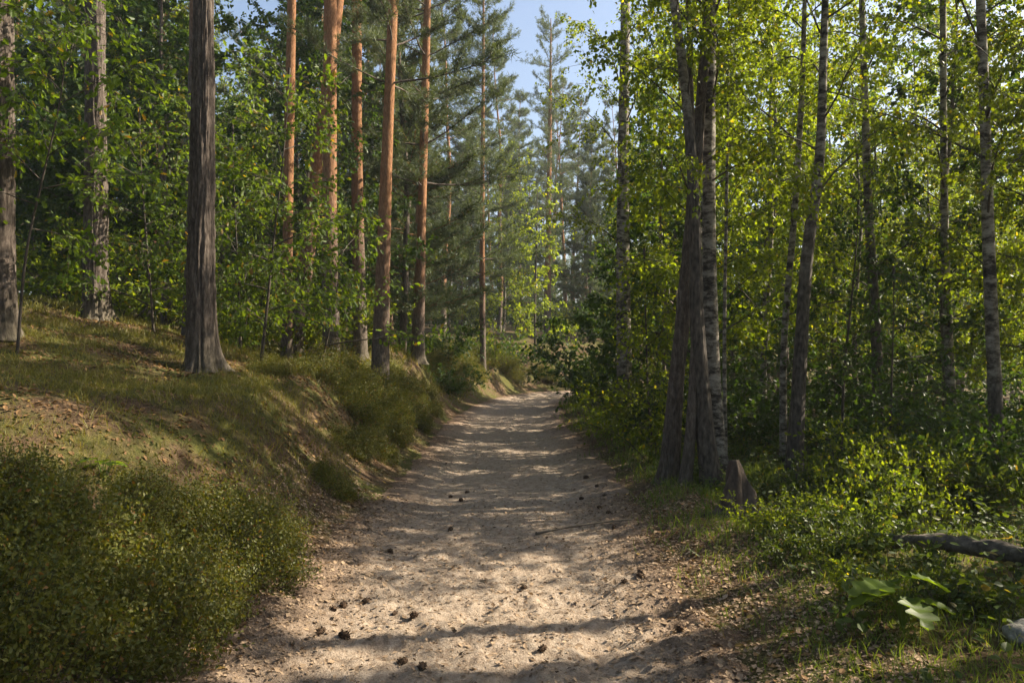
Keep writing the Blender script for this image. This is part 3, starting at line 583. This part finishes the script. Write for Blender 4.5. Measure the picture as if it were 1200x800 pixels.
for k in range(34):
    y = 46 + (k * 13 % 34); x = -9 + (k * 7 % 34) * .62
    if abs(x - float(pc(y))) > 2.5: place_shrub('dark' if k % 3 else 'bright', k, x, y, 2.2, 2.0, 'dim shrub filling the forest beyond the bend', 'shrubs beyond the bend')

# ------------------------------------------------------------------ ground cover
def rnd_area(rng, n, xr, yr, dens=None):
    x = rng.uniform(*xr, n); y = rng.uniform(*yr, n)
    if dens is not None:
        k = rng.random(n) < dens(x, y); x, y = x[k], y[k]
    return x, y
def dleft(x, y): return pc(y) - x - HW
def dright(x, y): return x - pc(y) - HW
def blades(geo, rng, x, y, hmin, hmax, w, lean=.5, mat=0):
    n = len(x); P = np.stack([x, y, tz(x, y) - .01], 1); A = rng.normal(0, lean, (n, 3)); A[:, 2] = 1
    A = unit(A); B = unit(np.cross(A, rng.normal(size=(n, 3)))); C = np.cross(A, B)
    L = rng.uniform(hmin, hmax, n)[:, None]; w = (w * rng.uniform(.7, 1.3, n))[:, None]
    bend = rng.uniform(.1, .5, n)[:, None] * L
    v = [P + B * w, P - B * w, P + A * L * .55 - B * w * .75 + C * bend * .25, P + A * L * .55 + B * w * .75 + C * bend * .25, P + A * L * .93 + C * bend]
    V = np.stack(v, 1); i = (np.arange(n) * 5)[:, None]
    o = geo.n; geo.add(V, i + np.array([[0, 1, 2, 3]]), mat)
    geo.F.append((i + o + np.array([[3, 2, 4]]), mat, False))

rng = np.random.default_rng(77)
g = Geo()
clump = lambda x, y: np.clip((fbm(x * 1.3, y * 1.3 + 2, 3) + .28) * 2.2, .04, 1)
for n, yr, h, w in ((60000, (2.5, 6), (.03, .12), .0022), (66000, (6, 11), (.035, .14), .0032), (46000, (11, 18), (.05, .18), .005), (26000, (18, 34), (.1, .3), .009)):
    x, y = rnd_area(rng, n, (-9 if yr[0] < 10 else -12, 0), yr, lambda x, y: clump(x, y) * sstep(.15, .8, dleft(x, y)) * (x > -.72 * y - 1))
    blades(g, rng, x, y, *h, w, .6, 0)
tag(obj('bank_grass', g.mesh('bank_grass', [M['grass']])), 'thin dry yellow green grass covering the mossy bank', 'grass', None, 'stuff')
g = Geo()
for n, yr, h, w in ((22000, (3, 6), (.04, .13), .0025), (36000, (6, 10), (.05, .17), .0035), (36000, (10, 18), (.07, .22), .0055), (26000, (18, 36), (.1, .3), .01)):
    x, y = rnd_area(rng, n, (1.0, 5.5), yr, lambda x, y: np.clip(clump(x, y) + .05, 0, 1) * sstep(-.2, 1.0, dright(x, y) + .5 * fbm(x * 2, y * 2, 2)) * sstep(4.2, 1.0, dright(x, y)))
    blades(g, rng, x, y, *h, w, .5, 0)
tag(obj('verge_grass', g.mesh('verge_grass', [M['green_grass']])), 'fresh green grass on the verge below the birches', 'grass', None, 'stuff')

# low leafy undergrowth under the birches
g = Geo(); rng = np.random.default_rng(78)
x, y = rnd_area(rng, 9500, (1.4, 11), (3.2, 15), lambda x, y: sstep(.15, 1.2, dright(x, y)) * (x < .72 * y + 1.2) * np.clip(clump(x + 5, y) + .1, 0, 1) * (1 - .6 * ((y > 4.4) & (y < 6.4) & (x > 2.5) & (x < 3.5))))
n = len(x); b = np.stack([x, y, tz(x, y) - .02], 1); top = b + np.stack([rng.normal(0, .10, n), rng.normal(0, .10, n), rng.uniform(.08, .42, n) * (.45 + .55 * sstep(.3, 2, dright(x, y)))], 1)
s = rng.uniform(.2, 1, (n, 9)); B = (b[:, None] + (top - b)[:, None] * s[..., None]).reshape(-1, 3)
A = rng.normal(0, 1, B.shape); A[:, 2] = rng.normal(.1, .35, len(A)); put_leaves(g, rng, B + unit(A) * .02, A, rng.uniform(.03, .075, len(B)), OVAL, .95, 1.2, 0)
V = np.stack([b + [.004, 0, 0], b - [.004, 0, 0], top], 1); g.add(V, (np.arange(n) * 3)[:, None] + np.array([[0, 1, 2]]), 1)
tag(obj('undergrowth', g.mesh('undergrowth', [M['herb'], M['twig']])), 'low leafy undergrowth between the verge and the birches', 'undergrowth', None, 'stuff')

# bilberry bushes: dense small leaved shrublets on the bank
def bilberry(seed, R, H, n, leaf, k=22):
    rng = np.random.default_rng(seed); g = Geo(); a = rng.random(n) * 6.28; rr = np.sqrt(rng.random(n)) * R
    b = np.stack([np.cos(a) * rr, np.sin(a) * rr, np.zeros(n)], 1); prof = np.sqrt(np.clip(1 - (rr / R) ** 2 * .8, 0, 1))
    top = b * 1.12 + np.stack([rng.normal(0, .05, n), rng.normal(0, .05, n), H * prof * (rng.uniform(.35, 1.0, n) + .55 * (rng.random(n) < .12)) * (.75 + 1.2 * fbm(b[:, 0] * 5 + seed, b[:, 1] * 5, 2))], 1)
    s = rng.uniform(.0, 1, (n, k)) ** .7; B = (b[:, None] + (top - b)[:, None] * s[..., None]).reshape(-1, 3) + rng.normal(0, .028, (n * k, 3))
    A = rng.normal(0, 1, B.shape); A[:, 2] += .5; put_leaves(g, rng, B, A, leaf * rng.uniform(.7, 1.3, len(B)), KITE, .8, .7, 0)
    V = np.stack([b + [.002, 0, -.1], b - [.002, 0, .1], top], 1); g.add(V, (np.arange(n) * 3)[:, None] + np.array([[0, 1, 2]]), 1)
    return g.mesh('bilberry', [M['bilberry'], M['twig']])
BB = [bilberry(200 + k, .42, .38, 470, .023, 23) for k in range(4)]
def bush(k, x, y, s, sz, label, group=None):
    o = obj('bilberry_bush', BB[k % 4]); o.location = (x, y, float(tz(x, y)) - .02); o.scale = (s, s, sz); 
    e = .25; gx_ = float(tz(x + e, y) - tz(x - e, y)) / (2 * e); gy_ = float(tz(x, y + e) - tz(x, y - e)) / (2 * e)
    n = Vector((-gx_ * .8, -gy_ * .8, 1)).normalized(); o.rotation_mode = 'QUATERNION'
    o.rotation_quaternion = Vector((0, 0, 1)).rotation_difference(n) @ Quaternion((0, 0, 1), k * 1.7)
    tag(o, label, 'bush', group)
for k, (x, y, s, sz) in enumerate([(-2.0, 4.1, 1.15, 1.25), (-2.45, 4.55, 1.25, 1.2), (-2.3, 3.7, 1.15, 1.15), (-2.8, 4.1, 1.2, 1.1), (-1.98, 4.7, .95, 1.0), (-2.5, 3.3, 1.0, 1.0), (-3.0, 4.75, .9, .8)]):
    bush(k, x, y, s, sz, 'dense bilberry bush of the large shaded clump at the bank foot', 'large shaded bilberry clump')
for k, (x, y, s, sz) in enumerate([(-1.88, 5.5, 1.0, 1.0), (-2.15, 5.9, 1.05, .95), (-1.98, 6.3, .8, .8), (-2.5, 5.55, .8, .6)]):
    bush(k + 2, x, y, s, sz, 'sunlit yellowish bilberry bush overhanging the sandy path edge', 'sunlit bilberries at the path edge')
for k, (x, y, s) in enumerate([(-2.1, 10.2, .8), (-1.95, 11.0, .9), (-2.3, 11.8, 1.1), (-2.0, 12.6, 1.0), (-2.5, 13.0, 1.1), (-2.1, 13.8, 1.1), (-2.4, 14.8, 1.2), (-2.0, 15.6, 1.0), (-2.9, 12.2, 1.1), (-3.1, 14., 1.2), (-2.2, 17, 1.2), (-2.7, 18, 1.3), (-2.1, 19, 1.2), (-1.9, 8.3, .7), (-3.3, 10.8, .7)]):
    bush(k, x, y, s, s, 'bilberry bush on the steep bank below the pines', 'bilberries on the steep bank')
for k in range(16):
    y = 27 + k * .9; x = float(pc(y)) - 2.6 - (k * 7 % 5) * .45
    bush(k, x, y, 1.8, 1.9, 'heathy bush covering the second mound before the bend', 'bushes on the second mound')

# fallen leaves, pine needles and bark on path and bank
g = Geo(); rng = np.random.default_rng(79)
def flat(geo, x, y, size, zf, mat, tpl=KITE, lift=.006, lay=2.2):
    n = len(x); e = .04; z = zf(x, y); nx = -(zf(x + e, y) - z) / e; ny = -(zf(x, y + e) - z) / e
    a = rng.random(n) * 6.28; A = np.stack([np.cos(a), np.sin(a), -(nx * np.cos(a) + ny * np.sin(a)) + rng.normal(0, .3, n)], 1)
    put_leaves(geo, rng, np.stack([x, y, z + lift], 1), A, size * rng.uniform(.5, 1.3, n), tpl, 1.0, lay, mat)
for n, yr in ((26000, (2.3, 5)), (34000, (5, 9)), (12000, (9, 16)), (8000, (16, 34))):
    x, y = rnd_area(rng, n, (-2.2, 2.0), yr, lambda x, y: .30 + .7 * sstep(.65, 1.25, np.abs(x - pc(y))) )
    flat(g, x, y, .013 + .03 * rng.random(len(x)) ** 2, lambda a, b: np.maximum(path_z(a, b), ground_z(a, b)), 0)
x, y = rnd_area(rng, 9000, (-2.4, 2.3), (2.4, 9), lambda x, y: sstep(1.1, 1.5, np.abs(x - pc(y))))
flat(g, x, y, .04, lambda a, b: np.maximum(path_z(a, b), ground_z(a, b)), 1, OVAL)
x, y = rnd_area(rng, 42000, (-8, -1.3), (3, 15), lambda x, y: np.clip(.9 - clump(x, y), .1, 1) * sstep(-.1, .5, dleft(x, y)) * (x > -.7 * y - 1))
flat(g, x, y, .045, tz, 1, OVAL, .012)
tag(obj('leaf_litter', g.mesh('leaf_litter', [M['dark_litter'], M['litter']])), 'brown fallen leaves and bark scraps strewn over path and bank', 'leaf litter', None, 'stuff')

# ------------------------------------------------------------------ single things
def on_path(px, py):
    r = ray(px, py); t = np.linspace(2, 40, 8000); p = CAM + r * t[:, None]
    z = np.maximum(path_z(p[:, 0], p[:, 1]), ground_z(p[:, 0], p[:, 1])); k = np.argmax(p[:, 2] < z); return np.array([p[k, 0], p[k, 1], z[k]])
def cone_mesh():
    g = Geo(); L = .055; hs = np.linspace(0, 1, 9); R = .017 * np.sin(np.pi * (hs * .86 + .1)) ** .8
    tube(np.stack([hs * 0, hs * 0, hs * L], 1), R, 8, g, 0); P = []; A = []
    for k in range(34):
        t = .06 + .9 * k / 34; a = k * 2.399; r = np.interp(t, hs, R) * .8; P.append((math.cos(a) * r, math.sin(a) * r, t * L)); A.append((math.cos(a), math.sin(a), .7))
    put_leaves(g, np.random.default_rng(3), np.array(P), np.array(A), .014, KITE, 1.1, .6, 0); return g.mesh('pine_cone', [M['cone']])
CM = cone_mesh()
for k, (px, py, s) in enumerate([(404, 709, 1.2), (424, 707, 1.2), (393, 717, 1.15), (381, 739, 1.2), (397, 745, 1.3), (494, 787, 1.3), (478, 776, 1.1), (455, 646, 1.1), (460, 722, .9), (490, 722, 1.), (540, 586, 1.2), (545, 578, 1.1), (530, 583, 1.1), (530, 620, 1.), (745, 676, 1.2), (752, 672, 1.1), (735, 682, 1.), (700, 595, 1.1), (712, 602, 1.1), (690, 560, 1.3), (698, 570, 1.2), (706, 582, 1.2), (684, 585, 1.1), (720, 618, 1.), (610, 690, .9), (800, 740, 1.1), (640, 760, 1.)]):
    p = on_path(px, py); o = obj('pine_cone', CM); o.location = p + [0, 0, .014]; o.scale = (s, s, s); o.rotation_euler = (math.pi / 2 + .15, 0, k * 1.9)
    tag(o, 'small dark pine cone lying on the sandy path', 'pine cone', 'pine cones on the path')

def stick(name, label, a, b, r, seed, cat='stick', mat='deadwood', sides=8, sag=.02, n=24, rough=.18):
    rng = np.random.default_rng(seed); t = np.linspace(0, 1, n)[:, None]; P = (b - a) * t + np.c_[np.zeros(n), np.zeros(n), sag * np.sin(t[:, 0] * 3.1)]
    P = P + fbm(t * 2 + seed, t * 0 + np.arange(3)[None] * 7.7, 3) * r * .7; g = Geo(); aa = np.linspace(0, 6.28, sides, endpoint=False)[None]
    tube(P, np.linspace(r, r * .72, n), sides, g, 0, True, r * rough * fbm(np.cos(aa) * 2 + seed, t * 14 + np.sin(aa) * 2, 3))
    e = [list(range(sides))[::-1], [(n - 1) * sides + k for k in range(sides)]]
    for q in e: g.F.append((np.array([q]), 0, False))
    o = obj(name, g.mesh(name, [M[mat]])); o.location = a; return tag(o, label, cat)
p0 = on_path(1040, 650); p1 = W(1222, 712, 4.95); p1[2] = float(tz(p1[0], p1[1])) + .13
stick('fallen_log', 'weathered fallen log lying in the undergrowth beneath the birches', p1, p0 + [0, 0, .10], .066, 5, 'log', 'deadwood', 20, .05, 60, .35)
p0 = on_path(628, 627); p1 = on_path(740, 610)
stick('fallen_stick', 'thin pale stick lying across the sandy path', p0 + [0, 0, .012], p1 + [0, 0, .012], .010, 6)
p0 = on_path(560, 668); p1 = on_path(610, 661)

def stump():
    base = on_path(862, 604); n = 26; s = 26; h = np.linspace(0, .42, n); a = np.linspace(0, 6.28, s, endpoint=False)[None]
    R = .14 * (1 - .8 * (h / .42) ** 1.2) + .09 * np.exp(-h / .06)
    g = Geo(); tube(np.stack([h * .12 - .25 * h * h, h * .1, h], 1), R, s, g, 0, True, R[:, None] * .75 * fbm(np.cos(a) * 2.2 + 4, h[:, None] * 5 + np.sin(a) * 2.2, 4))
    g.F.append((np.array([[(n - 1) * s + k for k in range(s)]]), 0, False))
    o = obj('tree_stump', g.mesh('tree_stump', [M['stump']])); o.location = base - [0, 0, .05]; o.scale = (1.25, 1.25, 1.3); tag(o, 'small grey brown broken stump at the foot of the birch clump', 'stump')
stump()
def stone(name, label, p, r, seed, sq=.6, mat='stone'):
    u = np.linspace(0, np.pi, 22); v = np.linspace(0, 2 * np.pi, 32, endpoint=False); U, Vv = np.meshgrid(u, v, indexing='ij')
    x, y, z = np.sin(U) * np.cos(Vv), np.sin(U) * np.sin(Vv), np.cos(U)
    rr = r * (1 + .35 * fbm(x * 1.3 + seed + z, y * 1.3 + z * .7, 3)); P = np.stack([x * rr, y * rr * .8, z * rr * sq], -1)
    i = np.arange(22 * 32).reshape(22, 32); j = np.roll(i, -1, 1); g = Geo(); g.add(P, np.stack([i[:-1], i[1:], j[1:], j[:-1]], -1).reshape(-1, 4), 0, True)
    o = obj(name, g.mesh(name, [M[mat]])); o.location = p; return tag(o, label, 'stone')
q = on_path(1197, 752); stone('pale_stone', 'pale grey stone half sunk in litter below the fallen log', q + [0.03, 0, .03], .11, 4)

# broad leaved plant by the log: each large leaf is a part
def big_leaf():
    g = Geo(); n = 17; t = np.linspace(0, 1, n); w = .30 * np.sin(np.pi * np.clip(t * .92 + .06, 0, 1)) ** .7 * (1 + .38 * np.sin(t * 21)); w[0] = .01; w[-1] = .01
    z = .16 * t - .34 * t * t
    L = np.stack([t, w, z + .07 + .02 * np.sin(t * 25)], 1); C = np.stack([t, 0 * t, z], 1); R = np.stack([t, -w, z + .07 + .02 * np.sin(t * 25 + 1)], 1)
    V = np.concatenate([L, C, R]); i = np.arange(n - 1)
    F = np.concatenate([np.stack([i, i + 1, n + i + 1, n + i], 1), np.stack([n + i, n + i + 1, 2 * n + i + 1, 2 * n + i], 1)])
    g.add(V, F, 0, True); return g.mesh('leaf', [M['oak_leaf']])
BL = big_leaf()
def big_plant(px, py, label, n, size, seed):
    rng = np.random.default_rng(seed); root = tag(obj('broadleaf_plant', None, None, on_path(px, py)), label, 'plant')
    for k in range(n):
        a = k * 6.283 / n + rng.normal(0, .25); h = rng.uniform(.14, .26) * size / .25; r = .05
        o = obj('leaf', BL, root); o.location = (math.cos(a) * r, math.sin(a) * r, h); o.rotation_euler = (rng.normal(0, .2), rng.uniform(-.15, .25), a); s = size * rng.uniform(.75, 1.15); o.scale = (s, s, s)
        g = Geo(); tube(np.array([(0, 0, -.02), (math.cos(a) * r * .6, math.sin(a) * r * .6, h * .6), (math.cos(a) * r, math.sin(a) * r, h)]), [.005, .004, .003], 5, g)
        obj('leaf_stalk', g.mesh('leaf_stalk', [M['green_grass']]), root)
big_plant(1058, 735, 'plant with large lobed green leaves in front of the fallen log', 8, .25, 1)
big_plant(38, 596, 'dark broad leaved plant growing out of the shaded bilberry clump', 6, .16, 2)
big_plant(122, 560, 'small dark leafy sprig standing above the bilberry clump', 6, .13, 3)

# ------------------------------------------------------------------ haze: thin damp air between the trees
hz = Geo(); X0, X1, Y0, Y1, Z0, Z1 = -520, 520, -220, 920, -3, 38
c = np.array([(x, y, z) for x in (X0, X1) for y in (Y0, Y1) for z in (Z0, Z1)], float)
hz.add(c, np.array([(0, 1, 3, 2), (4, 6, 7, 5), (0, 4, 5, 1), (2, 3, 7, 6), (0, 2, 6, 4), (1, 5, 7, 3)]))
hm = bpy.data.materials.new('haze'); hm.use_nodes = True; t = hm.node_tree; t.nodes.clear()
ou = t.nodes.new('ShaderNodeOutputMaterial'); pv = t.nodes.new('ShaderNodeVolumePrincipled')
pv.inputs['Color'].default_value = (.86, .93, 1, 1); pv.inputs['Density'].default_value = .0009; pv.inputs['Anisotropy'].default_value = .2
t.links.new(pv.outputs[0], ou.inputs['Volume'])
ho = obj('haze', hz.mesh('haze', [hm])); tag(ho, 'thin pale haze between the distant trees', 'haze', None, 'stuff')
